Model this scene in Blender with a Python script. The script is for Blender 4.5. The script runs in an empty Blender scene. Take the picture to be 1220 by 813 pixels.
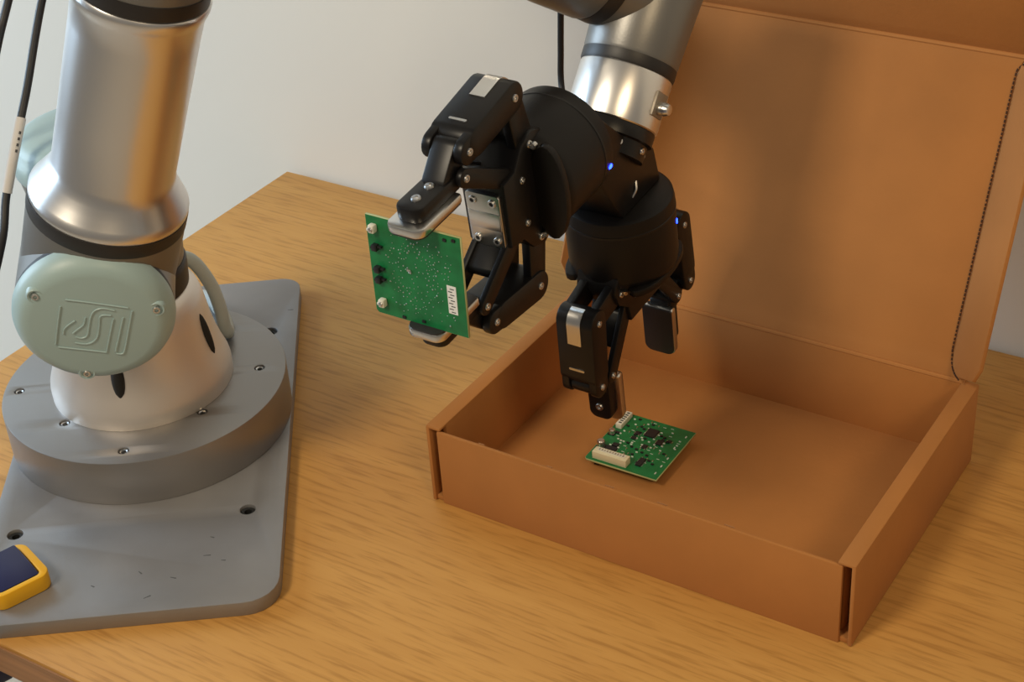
import bpy, bmesh, math, random
from mathutils import Vector, Matrix
random.seed(7)
SC = bpy.context.scene
COL = SC.collection
V = Vector

# ------------------------------------------------------------------ camera
F_PX = 1982.445
RIGHT = V((0.84312097, 0.53411189, -0.06222155))
UP = V((-0.24606478, 0.48611087, 0.83853941))
FWD = V((-0.47812044, 0.69167963, -0.54127639))
cam_d = bpy.data.cameras.new('camera')
cam = bpy.data.objects.new('camera', cam_d)
COL.objects.link(cam)
M = Matrix((RIGHT, UP, -FWD)).transposed().to_4x4()
M.translation = V((1.05518, -1.14497, 0.76444))
cam.matrix_world = M
cam_d.sensor_fit = 'HORIZONTAL'
cam_d.sensor_width = 36.0
cam_d.lens = F_PX / 1220.0 * 36.0
cam_d.clip_start = 0.02
SC.camera = cam

# ------------------------------------------------------------------ world and lights
world = bpy.data.worlds.new('room_light')
SC.world = world
world.use_nodes = True
bg = world.node_tree.nodes['Background']
bg.inputs['Color'].default_value = (1.0, 0.90, 0.77, 1)
bg.inputs['Strength'].default_value = 0.17

def area_light(name, loc, target, size, size_y, energy, color):
    d = bpy.data.lights.new(name, 'AREA')
    d.shape = 'RECTANGLE'; d.size = size; d.size_y = size_y
    d.energy = energy; d.color = color
    o = bpy.data.objects.new(name, d)
    COL.objects.link(o)
    o.location = loc
    o.rotation_euler = (V(target) - V(loc)).to_track_quat('-Z', 'Y').to_euler()
    return o

area_light('window_daylight', (-1.7, -0.9, 0.75), (0.0, -0.25, -0.05), 1.0, 1.2, 38, (0.60, 0.80, 1.0))
area_light('ceiling_lamp', (0.12, -2.10, 2.00), (0.55, -0.3, 0.05), 0.50, 0.50, 31, (1.0, 0.86, 0.65))
area_light('ceiling_lamp_far', (2.35, -1.55, 2.00), (0.75, -0.3, 0.05), 0.60, 0.60, 16, (1.0, 0.76, 0.46))

SC.view_settings.view_transform = 'Standard'
SC.view_settings.look = 'None'
SC.view_settings.gamma = 1.0
SC.view_settings.use_curve_mapping = False
SC.view_settings.exposure = 0.0

# ------------------------------------------------------------------ materials
MATS = {}
def mat(name, color, rough=0.5, metal=0.0, bump=0.0, bscale=200.0, var=0.0, vscale=20.0, emis=0.0, spec=0.5, stretch=None, aniso=0.0, vdark=None, coat=0.0):
    m = bpy.data.materials.new(name)
    m.use_nodes = True
    nt = m.node_tree
    b = nt.nodes['Principled BSDF']
    b.inputs['Base Color'].default_value = (*color, 1)
    b.inputs['Roughness'].default_value = rough
    b.inputs['Metallic'].default_value = metal
    b.inputs['Specular IOR Level'].default_value = spec
    b.inputs['Coat Weight'].default_value = coat
    if aniso:
        b.inputs['Anisotropic'].default_value = aniso
    if emis:
        b.inputs['Emission Color'].default_value = (*color, 1)
        b.inputs['Emission Strength'].default_value = emis
    if bump or var:
        tc = nt.nodes.new('ShaderNodeTexCoord')
        mp = nt.nodes.new('ShaderNodeMapping')
        nt.links.new(tc.outputs['Object'], mp.inputs['Vector'])
        if stretch:
            mp.inputs['Scale'].default_value = stretch
    if var:
        n = nt.nodes.new('ShaderNodeTexNoise')
        n.inputs['Scale'].default_value = vscale
        n.inputs['Detail'].default_value = 5
        nt.links.new(mp.outputs['Vector'], n.inputs['Vector'])
        r = nt.nodes.new('ShaderNodeValToRGB')
        lo = vdark if vdark else tuple(c * (1 - var) for c in color)
        hi = tuple(min(1, c * (1 + var)) for c in color)
        r.color_ramp.elements[0].position = 0.3
        r.color_ramp.elements[0].color = (*lo, 1)
        r.color_ramp.elements[1].position = 0.7
        r.color_ramp.elements[1].color = (*hi, 1)
        nt.links.new(n.outputs['Fac'], r.inputs['Fac'])
        nt.links.new(r.outputs['Color'], b.inputs['Base Color'])
    if bump:
        n2 = nt.nodes.new('ShaderNodeTexNoise')
        n2.inputs['Scale'].default_value = bscale
        n2.inputs['Detail'].default_value = 4
        nt.links.new(mp.outputs['Vector'], n2.inputs['Vector'])
        bn = nt.nodes.new('ShaderNodeBump')
        bn.inputs['Strength'].default_value = bump
        bn.inputs['Distance'].default_value = 0.001
        nt.links.new(n2.outputs['Fac'], bn.inputs['Height'])
        nt.links.new(bn.outputs['Normal'], b.inputs['Normal'])
    MATS[name] = m
    return m

def wood_mat():
    m = bpy.data.materials.new('oak_veneer')
    m.use_nodes = True
    nt = m.node_tree
    b = nt.nodes['Principled BSDF']
    b.inputs['Roughness'].default_value = 0.5
    b.inputs['Specular IOR Level'].default_value = 0.3
    tc = nt.nodes.new('ShaderNodeTexCoord')
    mp = nt.nodes.new('ShaderNodeMapping')
    mp.inputs['Scale'].default_value = (1.6, 22, 22)
    nt.links.new(tc.outputs['Object'], mp.inputs['Vector'])
    n1 = nt.nodes.new('ShaderNodeTexNoise')
    n1.inputs['Scale'].default_value = 1.6; n1.inputs['Detail'].default_value = 6
    n1.inputs['Roughness'].default_value = 0.65; n1.inputs['Distortion'].default_value = 0.5
    nt.links.new(mp.outputs['Vector'], n1.inputs['Vector'])
    mp2 = nt.nodes.new('ShaderNodeMapping')
    mp2.inputs['Scale'].default_value = (22, 300, 300)
    nt.links.new(tc.outputs['Object'], mp2.inputs['Vector'])
    n2 = nt.nodes.new('ShaderNodeTexNoise')
    n2.inputs['Scale'].default_value = 1.0; n2.inputs['Detail'].default_value = 3
    nt.links.new(mp2.outputs['Vector'], n2.inputs['Vector'])
    r1 = nt.nodes.new('ShaderNodeValToRGB')
    e = r1.color_ramp.elements
    e[0].position = 0.25; e[0].color = (0.49, 0.240, 0.058, 1)
    e[1].position = 0.75; e[1].color = (0.60, 0.318, 0.085, 1)
    x = e.new(0.5); x.color = (0.545, 0.278, 0.070, 1)
    nt.links.new(n1.outputs['Fac'], r1.inputs['Fac'])
    r2 = nt.nodes.new('ShaderNodeValToRGB')
    r2.color_ramp.elements[0].position = 0.33; r2.color_ramp.elements[0].color = (0.78, 0.74, 0.69, 1)
    r2.color_ramp.elements[1].position = 0.50; r2.color_ramp.elements[1].color = (1, 1, 1, 1)
    nt.links.new(n2.outputs['Fac'], r2.inputs['Fac'])
    mx = nt.nodes.new('ShaderNodeMixRGB'); mx.blend_type = 'MULTIPLY'; mx.inputs['Fac'].default_value = 1
    nt.links.new(r1.outputs['Color'], mx.inputs['Color1'])
    nt.links.new(r2.outputs['Color'], mx.inputs['Color2'])
    nt.links.new(mx.outputs['Color'], b.inputs['Base Color'])
    bn = nt.nodes.new('ShaderNodeBump'); bn.inputs['Strength'].default_value = 0.15; bn.inputs['Distance'].default_value = 0.0006
    nt.links.new(n2.outputs['Fac'], bn.inputs['Height'])
    nt.links.new(bn.outputs['Normal'], b.inputs['Normal'])
    MATS['wood'] = m
wood_mat()
mat('wall', (0.74, 0.725, 0.67), 0.9, bump=0.15, bscale=90)
mat('floor', (0.46, 0.39, 0.31), 0.8, var=0.2, vscale=30)
mat('edge_band', (0.30, 0.14, 0.05), 0.5, var=0.25, vscale=3, stretch=(2, 30, 60))
mat('dark_metal', (0.03, 0.03, 0.03), 0.5, 0.6)
mat('kraft', (0.42, 0.172, 0.042), 0.85, bump=0.12, bscale=260, var=0.07, vscale=14)
mat('kraft_edge', (0.40, 0.19, 0.075), 0.9, bump=0.5, bscale=900)
mat('cut', (0.05, 0.02, 0.008), 0.9)
mat('steel', (0.29, 0.285, 0.29), 0.50, 0.6, bump=0.06, bscale=500, var=0.10, vscale=14)
mat('steel_side', (0.30, 0.29, 0.285), 0.42, 0.75, bump=0.1, bscale=120, stretch=(1, 1, 10))
mat('socket', (0.30, 0.26, 0.21), 0.5, 0.6)
mat('scuff', (0.10, 0.10, 0.10), 0.6, 0.3)
mat('aluminium', (0.82, 0.81, 0.80), 0.31, 1.0)
mat('aluminium_matte', (0.80, 0.74, 0.68), 0.42, 0.7, bump=0.05, bscale=500)
mat('housing', (0.21, 0.205, 0.195), 0.38, 0.55, bump=0.05, bscale=700)
mat('rubber', (0.018, 0.016, 0.016), 0.45)
mat('teal', (0.36, 0.49, 0.50), 0.42, bump=0.05, bscale=500)
mat('black_ano', (0.007, 0.0065, 0.007), 0.36, 0.0, spec=0.35)
mat('black_plastic', (0.006, 0.005, 0.005), 0.45, spec=0.3)
mat('silver', (0.72, 0.71, 0.69), 0.28, 1.0)
mat('screw', (0.62, 0.62, 0.62), 0.3, 1.0)
mat('hole', (0.012, 0.011, 0.01), 0.7)
mat('led', (0.008, 0.03, 1.0), 0.3, emis=16)
mat('pcb', (0.006, 0.16, 0.045), 0.35, var=0.25, vscale=90)
mat('pcb_edge', (0.45, 0.47, 0.22), 0.6)
mat('white_plastic', (0.72, 0.70, 0.60), 0.5)
mat('cream_plastic', (0.72, 0.66, 0.46), 0.5)
mat('paper', (0.78, 0.77, 0.73), 0.7)
mat('ink', (0.06, 0.06, 0.06), 0.7)
mat('chip', (0.012, 0.012, 0.014), 0.4)
mat('solder', (0.70, 0.70, 0.66), 0.3, 1.0)
mat('silk', (0.62, 0.68, 0.60), 0.6)
mat('cable_black', (0.014, 0.014, 0.016), 0.45)
mat('cable_grey', (0.42, 0.46, 0.44), 0.45)
mat('label_white', (0.62, 0.60, 0.58), 0.6)
mat('yellow', (0.80, 0.42, 0.008), 0.45)
mat('navy', (0.012, 0.014, 0.07), 0.35)

# ------------------------------------------------------------------ geometry helpers
WLOC = {}
def wl(o):
    return WLOC.get(o.name, V((0, 0, 0)))

def empty(name, loc, label, cat, group=None):
    o = bpy.data.objects.new(name, None)
    o.empty_display_size = 0.03
    COL.objects.link(o)
    o.location = loc
    WLOC[o.name] = V(loc)
    o['label'] = label; o['category'] = cat
    if group: o['group'] = group
    return o

def finish(name, me, m, parent=None, smooth=False, label=None):
    """me has world coordinates; origin goes to the bounding-box centre"""
    vs = [v.co for v in me.vertices]
    lo = V((min(v.x for v in vs), min(v.y for v in vs), min(v.z for v in vs)))
    hi = V((max(v.x for v in vs), max(v.y for v in vs), max(v.z for v in vs)))
    c = (lo + hi) / 2
    me.transform(Matrix.Translation(-c))
    me.materials.clear()
    me.materials.append(MATS[m])
    if smooth:
        for pl in me.polygons: pl.use_smooth = True
        me.set_sharp_from_angle(angle=math.radians(38))
    o = bpy.data.objects.new(name, me)
    COL.objects.link(o)
    WLOC[o.name] = c
    if parent:
        o.parent = parent
        o.location = c - wl(parent)
    else:
        o.location = c
    if label: o['label'] = label
    return o

class Fr:
    """a frame: origin and three axes"""
    def __init__(s, o, x, y, z):
        s.o = V(o); s.x = V(x).normalized(); s.y = V(y).normalized(); s.z = V(z).normalized()
    def p(s, a, b, c=0.0): return s.o + s.x * a + s.y * b + s.z * c
    def m(s):
        m = Matrix((s.x, s.y, s.z)).transposed().to_4x4(); m.translation = s.o
        return m
    def at(s, a, b, c=0.0): return Fr(s.p(a, b, c), s.x, s.y, s.z)
WORLD = Fr((0, 0, 0), (1, 0, 0), (0, 1, 0), (0, 0, 1))

def axis_frame(o, z):
    z = V(z).normalized()
    h = V((0, 0, 1)) if abs(z.z) < 0.9 else V((1, 0, 0))
    x = h.cross(z).normalized()
    return Fr(o, x, z.cross(x), z)

def me_from(bm):
    me = bpy.data.meshes.new('mesh')
    bmesh.ops.recalc_face_normals(bm, faces=bm.faces)
    bm.to_mesh(me); bm.free()
    return me

def bm_box(bm, fr, c, size, bev=0.0, seg=2):
    t = bmesh.new()
    bmesh.ops.create_cube(t, size=1)
    bmesh.ops.scale(t, vec=size, verts=t.verts)
    if bev:
        bmesh.ops.bevel(t, geom=list(t.edges), offset=bev, segments=seg, affect='EDGES', profile=0.5)
    bmesh.ops.translate(t, vec=c, verts=t.verts)
    bmesh.ops.transform(t, matrix=fr.m(), verts=t.verts)
    tmp = bpy.data.meshes.new('t'); t.to_mesh(tmp); t.free()
    bm.from_mesh(tmp); bpy.data.meshes.remove(tmp)

def box(name, fr, c, size, m, parent=None, bev=0.0, seg=2, smooth=None, label=None):
    bm = bmesh.new(); bm_box(bm, fr, c, size, bev, seg)
    return finish(name, me_from(bm), m, parent, smooth if smooth is not None else bev > 0, label)

def bm_lathe(bm, fr, prof, seg=48):
    rings = []
    for r, h in prof:
        if r < 1e-6:
            rings.append([bm.verts.new(fr.p(0, 0, h))])
        else:
            rings.append([bm.verts.new(fr.p(r * math.cos(2 * math.pi * k / seg), r * math.sin(2 * math.pi * k / seg), h)) for k in range(seg)])
    for a, b in zip(rings, rings[1:]):
        for k in range(seg):
            k2 = (k + 1) % seg
            if len(a) == 1 and len(b) == 1: continue
            if len(a) == 1: bm.faces.new((a[0], b[k], b[k2]))
            elif len(b) == 1: bm.faces.new((a[k], a[k2], b[0]))
            else: bm.faces.new((a[k], a[k2], b[k2], b[k]))

def lathe(name, fr, prof, m, parent=None, seg=48, smooth=True, label=None):
    bm = bmesh.new(); bm_lathe(bm, fr, prof, seg)
    return finish(name, me_from(bm), m, parent, smooth, label)

def cyl(name, fr, r, h0, h1, m, parent=None, seg=32, bev=0.0, label=None):
    b = bev
    prof = [(0, h0), (r - b, h0)]
    if b: prof += [(r - b * 0.3, h0 + b * 0.3), (r, h0 + b), (r, h1 - b), (r - b * 0.3, h1 - b * 0.3)]
    else: prof += []
    prof += [(r - b, h1), (0, h1)]
    return lathe(name, fr, prof, m, parent, seg, True, label)

def smooth_path(pts, n=10):
    P = [V(p) for p in pts]
    P = [P[0] * 2 - P[1]] + P + [P[-1] * 2 - P[-2]]
    out = []
    for i in range(1, len(P) - 2):
        a, b, c, d = P[i - 1:i + 3]
        for k in range(n):
            t = k / n
            out.append(0.5 * ((2 * b) + (c - a) * t + (2 * a - 5 * b + 4 * c - d) * t * t + (3 * b - a - 3 * c + d) * t ** 3))
    out.append(P[-2])
    return out

def bm_tube(bm, pts, r, seg=10):
    rings = []
    t0 = (pts[1] - pts[0]).normalized()
    nrm = t0.orthogonal().normalized()
    for i, p in enumerate(pts):
        t = (pts[min(i + 1, len(pts) - 1)] - pts[max(i - 1, 0)]).normalized()
        nrm = (nrm - t * nrm.dot(t)).normalized()
        bi = t.cross(nrm)
        rr = r[i] if isinstance(r, (list, tuple)) else r
        rings.append([bm.verts.new(p + (nrm * math.cos(2 * math.pi * k / seg) + bi * math.sin(2 * math.pi * k / seg)) * rr) for k in range(seg)])
    for a, b in zip(rings, rings[1:]):
        for k in range(seg):
            bm.faces.new((a[k], a[(k + 1) % seg], b[(k + 1) % seg], b[k]))
    bm.faces.new(list(reversed(rings[0]))); bm.faces.new(rings[-1])

def tube(name, pts, r, m, parent=None, seg=12, n=10, label=None, raw=False):
    bm = bmesh.new(); bm_tube(bm, [V(p) for p in pts] if raw else smooth_path(pts, n), r, seg)
    return finish(name, me_from(bm), m, parent, True, label)

def prism_me(loops, fr, z0, z1, bev=0.0):
    """2D loops (first the outline, then holes) extruded from z0 to z1"""
    cu = bpy.data.curves.new('c', 'CURVE')
    cu.dimensions = '2D'; cu.fill_mode = 'BOTH'
    cu.extrude = (z1 - z0) / 2 - bev
    cu.bevel_depth = bev; cu.bevel_resolution = 1
    cu.offset = -bev
    for lp in loops:
        s = cu.splines.new('POLY')
        s.points.add(len(lp) - 1)
        for i, (x, y) in enumerate(lp): s.points[i].co = (x, y, 0, 1)
        s.use_cyclic_u = True
    ob = bpy.data.objects.new('c', cu)
    me = bpy.data.meshes.new_from_object(ob)
    bpy.data.objects.remove(ob); bpy.data.curves.remove(cu)
    bm = bmesh.new(); bm.from_mesh(me)
    bmesh.ops.remove_doubles(bm, verts=bm.verts, dist=1e-6)
    bmesh.ops.translate(bm, vec=(0, 0, (z0 + z1) / 2), verts=bm.verts)
    bmesh.ops.transform(bm, matrix=fr.m(), verts=bm.verts)
    bm.to_mesh(me); bm.free()
    return me

def prism(name, loops, fr, z0, z1, m, parent=None, bev=0.0, smooth=True, label=None):
    return finish(name, prism_me(loops, fr, z0, z1, bev), m, parent, smooth, label)

def circle2(x, y, r, n=20):
    return [(x + r * math.cos(2 * math.pi * k / n), y + r * math.sin(2 * math.pi * k / n)) for k in range(n)]

def rrect(x0, x1, y0, y1, r, n=6):
    out = []
    rs = r if isinstance(r, (list, tuple)) else (r,) * 4
    for (cx, cy, a0, rr) in ((x1 - rs[0], y1 - rs[0], 0, rs[0]), (x0 + rs[1], y1 - rs[1], 90, rs[1]), (x0 + rs[2], y0 + rs[2], 180, rs[2]), (x1 - rs[3], y0 + rs[3], 270, rs[3])):
        for k in range(n + 1):
            a = math.radians(a0 + 90 * k / n)
            out.append((cx + rr * math.cos(a), cy + rr * math.sin(a)))
    return out

def capsule(p, q, r0, r1=None, n=10):
    """hull outline of two circles"""
    r1 = r0 if r1 is None else r1
    px, py = p; qx, qy = q
    L = math.hypot(qx - px, qy - py); th = math.atan2(qy - py, qx - px)
    be = math.acos(max(-1, min(1, (r0 - r1) / L)))
    out = []
    for k in range(n + 1):
        a = th + be + (2 * math.pi - 2 * be) * k / n
        out.append((px + r0 * math.cos(a), py + r0 * math.sin(a)))
    for k in range(n + 1):
        a = th - be + 2 * be * k / n
        out.append((qx + r1 * math.cos(a), qy + r1 * math.sin(a)))
    return out

def screw(fr, r, h, parent, m='screw', name='screw'):
    """a socket screw head standing along fr.z"""
    return lathe(name, fr, [(0, h * 0.25), (r * 0.5, h * 0.25), (r * 0.55, h), (r * 0.9, h), (r, h * 0.7), (r, -0.0015), (0, -0.0015)], m, parent, 14)

# ------------------------------------------------------------------ the setting
def struct(o):
    o['kind'] = 'structure'
    return o
FLOOR_Z = -0.73
struct(box('wall_back', WORLD, (0.2, 0.056, 0.6), (6.0, 0.10, 2.7), 'wall'))
struct(box('floor', WORLD, (0.2, -1.5, FLOOR_Z - 0.05), (6.0, 3.2, 0.10), 'floor'))

# ------------------------------------------------------------------ table
TT = 0.027
TD = 0.6486
tb = empty('table', (0.75, -TD / 2, FLOOR_Z), 'light oak veneer table standing against the white wall', 'table')
bm = bmesh.new(); bm_box(bm, WORLD, (0.75, -TD / 2 - 0.0, -TT / 2), (1.5, TD - 0.002, TT), 0.0012, 2)
finish('tabletop', me_from(bm), 'wood', tb, True)
box('edge_band', WORLD, (0.75, -TD - 0.0004, -TT / 2 - 0.0008), (1.4985, 0.0014, TT - 0.002), 'edge_band', tb, label='darker brown edge strip along the front')
for x in (0.05, 1.45):
    for y in (-TD + 0.06, -0.06):
        box('leg', WORLD, (x, y, (FLOOR_Z - TT) / 2), (0.05, 0.05, -FLOOR_Z - TT), 'dark_metal', tb, 0.003)
box('rail_or_shade_panel', WORLD, (0.75, -0.46, -TT - 0.10), (1.46, 0.02, 0.20), 'dark_metal', tb, 0.002)  # added dark panel standing in for the shade under the tabletop
box('rail_or_shade_panel', WORLD, (0.75, -0.08, -0.07), (1.46, 0.03, 0.08), 'dark_metal', tb, 0.002)

# ------------------------------------------------------------------ cardboard box
X0, X1, Y0, Y1, H = 0.4438, 0.7738, -0.3783, -0.1516, 0.0682
T = 0.003
bx = empty('cardboard_box', ((X0 + X1) / 2, (Y0 + Y1) / 2, 0), 'open brown cardboard mailer box with its lid standing up', 'box')
RW = 0.0125      # width of the rolled side walls
box('bottom', WORLD, ((X0 + X1) / 2, (Y0 + Y1) / 2, 0.0025), (X1 - X0 - 0.004, Y1 - Y0 - 0.004, 0.004), 'kraft', bx, 0.0005)
# front: panel between the two rolled side walls, rolled over at the top
fp = box('front_panel', WORLD, ((X0 + X1) / 2, Y0 + T / 2, (H - 0.003) / 2), (X1 - X0 - 2 * 0.0090, T, H - 0.003), 'kraft', bx, 0.0011)
box('inner_liner', WORLD, ((X0 + X1) / 2, Y0 + T * 1.5 + 0.0006, (H - 0.006) / 2), (X1 - X0 - 2 * RW, T, H - 0.007), 'kraft', fp, 0.0008)
for k in range(5):      # torn paper fuzz along the fold of the front panel
    xx = X0 + 0.05 + k * 0.05 + random.uniform(-.01, .01)
    box('paper_nick', WORLD, (xx, Y0 + T + 0.0002, H - 0.0032), (random.uniform(.004, .012), 0.0006, 0.0006), 'kraft_edge', fp)
box('back_panel', WORLD, ((X0 + X1) / 2, Y1 - T / 2, H / 2), (X1 - X0 - 0.004, T, H - 0.002), 'kraft', bx, 0.001)
for sgn, xo in ((1, X0), (-1, X1)):
    side = box('side_panel', WORLD, (xo + sgn * T / 2, (Y0 + Y1) / 2, H / 2), (T, Y1 - Y0, H - 0.001), 'kraft', bx, 0.0009)
    box('inner_panel', WORLD, (xo + sgn * (RW - T / 2), (Y0 + Y1) / 2 + 0.003, H / 2 + 0.001), (T, Y1 - Y0 - 0.010, H - 0.003), 'kraft', side, 0.0009)
    box('rim', WORLD, (xo + sgn * RW / 2, (Y0 + Y1) / 2 + 0.0005, H - 0.0012), (RW, Y1 - Y0 + 0.001, 0.0026), 'kraft', side, 0.0012)
    box('corner_tab', WORLD, (xo + sgn * (RW / 2), Y0 + 0.030, H / 2 - 0.001), (0.0026, 0.03, H - 0.008), 'kraft_edge', side)
# lid
TH = math.radians(25)
LV = V((0, math.sin(TH), math.cos(TH)))          # up along the lid
LN = V((0, -math.cos(TH), math.sin(TH)))         # out of the lid, to the front
LF = Fr((0, Y1, H), (1, 0, 0), LV, LN)
CX0, CX1 = X0 + 0.0243, X1 - 0.0243
LH = 0.233
lid_out = [(X0 + 0.004, 0.0), (X1 - 0.004, 0.0)]
lid_loop = [(X0 + 0.009, 0.0005), (X1 - 0.009, 0.0005), (CX1 + 0.004, 0.010), (CX1, 0.018), (CX1, LH - 0.012), (CX1 + 0.003, LH - 0.003), (CX1 + 0.008, LH), (CX0 - 0.008, LH), (CX0 - 0.003, LH - 0.003), (CX0, LH - 0.012), (CX0, 0.018), (CX0 - 0.004, 0.010)]
lid = prism('lid', [lid_loop], LF, -T, 0, 'kraft', bx, 0.0004)
fold_angle = math.radians(50)
for sgn, cx in ((1, CX1), (-1, CX0)):
    ex = V((sgn * math.cos(fold_angle), 0, 0)) + LN * math.sin(fold_angle)
    ez = ex.cross(LV) * sgn
    ff = Fr(LF.p(cx, 0, -0.0008), ex, LV, ez)
    fl = [(0.0008, 0.012), (0.014, 0.003), (0.040, 0.006), (0.047, 0.016), (0.047, LH - 0.04), (0.036, LH - 0.012), (0.004, LH - 0.006), (0.0008, LH - 0.014)]
    prism('side_flap', [fl], ff, -T * sgn if sgn > 0 else 0.0, 0.0 if sgn > 0 else T, 'kraft', lid, 0.0004)
# perforated crease lines: rows of small dark slits
for sgn, cx in ((1, CX1), (-1, CX0)):
    ex = V((sgn * math.cos(fold_angle), 0, 0)) + LN * math.sin(fold_angle)
    pfr = Fr(LF.p(cx, 0, -0.0008), ex, LV, ex.cross(LV) * sgn); pz = 0.0004 * sgn
    bm = bmesh.new()
    path = smooth_path([pfr.p(0.020, 0.0022, pz), pfr.p(0.012, 0.0045, pz), pfr.p(0.005, 0.0092, pz), LF.p(cx + sgn * 0.0006, 0.0165, 0.0009), LF.p(cx - sgn * 0.0002, 0.03, 0.0009), LF.p(cx - sgn * 0.0002, 0.10, 0.0009), LF.p(cx - sgn * 0.0002, 0.17, 0.0009), LF.p(cx - sgn * 0.0002, LH - 0.016, 0.0009), LF.p(cx + sgn * 0.002, LH - 0.007, 0.0009), LF.p(cx + sgn * 0.008, LH - 0.003, 0.0006)], 24)
    dense = []
    for a_, b_ in zip(path, path[1:]):
        ns = max(1, int((b_ - a_).length / 0.0004))
        dense += [a_.lerp(b_, q_ / ns) for q_ in range(ns)]
    path = dense
    d = 0.0; on = []; last = path[0]
    for p_ in path[1:]:
        d += (p_ - last).length
        if (d % 0.0030) < 0.0021: on += [(last, p_)]
        last = p_
    for a, b in on:
        bm_tube(bm, [a, b + (b - a) * 0.05], 0.00065, 5)
    pf = finish('perforation', me_from(bm), 'cut', lid, False, 'dashed dark perforation along the crease')
    pf['kind'] = 'stuff'
TA = math.radians(42)
tv = LV * math.cos(TA) + LN * math.sin(TA)
tn = LN * math.cos(TA) - LV * math.sin(TA)
tfr = Fr(LF.p(0, LH, -0.001), (1, 0, 0), tv, tn)
prism('tuck_flap', [[(CX0 - 0.004, 0.001), (CX1 + 0.004, 0.001), (CX1 + 0.012, 0.01), (CX1 + 0.012, 0.07), (CX1 - 0.01, 0.092), (CX0 + 0.01, 0.092), (CX0 - 0.012, 0.07), (CX0 - 0.012, 0.01)]], tfr, -T, 0, 'kraft', lid, 0.0004)
tube('fold', [LF.p(CX0 - 0.006, LH, -0.001), LF.p((CX0 + CX1) / 2, LH, -0.001), LF.p(CX1 + 0.006, LH, -0.001)], 0.0022, 'kraft', lid, 8, 2)
tube('hinge_fold', [V((X0 + 0.010, Y1 - 0.0012, H - 0.0006)), V(((X0 + X1) / 2, Y1 - 0.0012, H - 0.0006)), V((X1 - 0.010, Y1 - 0.0012, H - 0.0006))], 0.0019, 'kraft', lid, 8, 2)

# ------------------------------------------------------------------ mounting plate of the robot
B = V((0.194, -0.41, 0))
PE = V((0.594, -0.804, 0)).normalized()
PN = V((0.804, 0.594, 0)).normalized()
PF = Fr(B, PN, PE, (0, 0, -1))
PF = Fr(B, PN, -PE, (0, 0, 1))
PZ = 0.012; DZ = 0.050
mp_ = empty('mounting_plate', B, 'grey steel mounting plate with a thick round disc under the robot arm', 'plate')
def pl2(x, y):
    d = V((x, y, 0)) - B
    return (d.dot(PN), d.dot(-PE))
phole = [(0.2044, -0.5679, 0.0058), (0.3382, -0.464, 0.0058), (0.1962, -0.2648, 0.0062)]
ploops = [rrect(-0.105, 0.111, -0.232, 0.204, (0.018, 0.018, 0.022, 0.024))]
for x, y, r in phole: ploops.append(circle2(*pl2(x, y), r))
plate = prism('plate', ploops, PF, 0.0, PZ, 'steel', mp_, 0.0007)
for x, y, r in phole:
    fr = Fr((x, y, PZ), (1, 0, 0), (0, 1, 0), (0, 0, 1))
    lathe('bolt', fr, [(0, -0.006), (r * 0.42, -0.006), (r * 0.5, -0.0025), (r * 0.85, -0.0022), (r * 0.95, -0.004), (r * 0.95, -0.0105), (0, -0.0105)], 'dark_metal', plate, 18)
# short dark scratches and smudges on the plate
for k, (u, v, l, a) in enumerate([(0.036, -0.199, 0.006, .5), (0.058, -0.178, 0.007, .1), (0.012, -0.190, 0.005, 1.), (0.07, -0.185, 0.004, .3), (-0.02, -0.20, 0.004, .8), (0.02, -0.217, 0.007, -.4), (0.104, 0.148, 0.006, .1), (0.06, -0.158, 0.004, .6)]):
    f2 = Fr(PF.p(u, v, PZ), PN * math.cos(a) + PE * math.sin(a), -PE * math.cos(a) + PN * math.sin(a), (0, 0, 1))
    prism('scratch', [capsule((-l / 3, 0), (l / 3, 0.0004), 0.0003, 0.0006, 4)], f2, -0.0002, 0.00006, 'scuff', plate, 0, False)
dholes = [((23, 466), (0.116, -0.4684)), ((77, 504), (0.1805, -0.4831)), ((147, 537), (0.2464, -0.4882)), ((238, 488), (0.2655, -0.4225)), ((309, 438), (0.266, -0.3549))]
dh = [p_[1] for p_ in dholes] + [(0.205, -0.322), (0.145, -0.345), (0.11, -0.40)]
dl = [circle2(0.001, 0, 0.1105, 96)]
for x, y in dh: dl.append(circle2(*pl2(x, y), 0.0040, 16))
disc = prism('disc', dl, PF, PZ, DZ, 'steel_side', mp_, 0.0009)
for x, y in dh:
    fr = Fr((x, y, DZ), (1, 0, 0), (0, 1, 0), (0, 0, 1))
    lathe('bolt', fr, [(0, -0.006), (0.0018, -0.006), (0.002, -0.0015), (0.0030, -0.001), (0.0038, -0.003), (0.0038, -0.012), (0, -0.012)], 'screw', disc, 14)

# ------------------------------------------------------------------ robot arm
def frame_hea(h, e, a):
    n = V((math.cos(h) * math.cos(e), math.sin(h) * math.cos(e), math.sin(e)))
    w = V((-math.sin(h), math.cos(h), 0))
    v = n.cross(w)
    u = v * math.cos(a) + w * math.sin(a)
    return n, u, u.cross(n)
An, Au, As = frame_hea(-0.8753, -0.1538, 0.3174)     # joint axis towards the camera, arm direction, third axis
SH = B + V((0, 0, DZ + 0.1632))
J = SH + An * 0.0889
ra = empty('industrial_robot', B + V((0, 0, DZ)), 'silver and dark grey jointed robot arm with pale teal joint caps', 'robot arm')
BF = Fr((B.x, B.y, 0), (1, 0, 0), (0, 1, 0), (0, 0, 1))
BPROF = [(0.0702, 0.001), (0.0702, 0.010), (0.0695, 0.014), (0.0663, 0.023), (0.0632, 0.034), (0.0606, 0.047), (0.0588, 0.060), (0.0572, 0.071), (0.0548, 0.078), (0.050, 0.083), (0.045, 0.086)]
base = lathe('base', BF, [(0, DZ), (0.0698, DZ)] + [(r_, DZ + h_) for r_, h_ in BPROF] + [(0, DZ + 0.086)], 'aluminium_matte', ra, 72)
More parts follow.
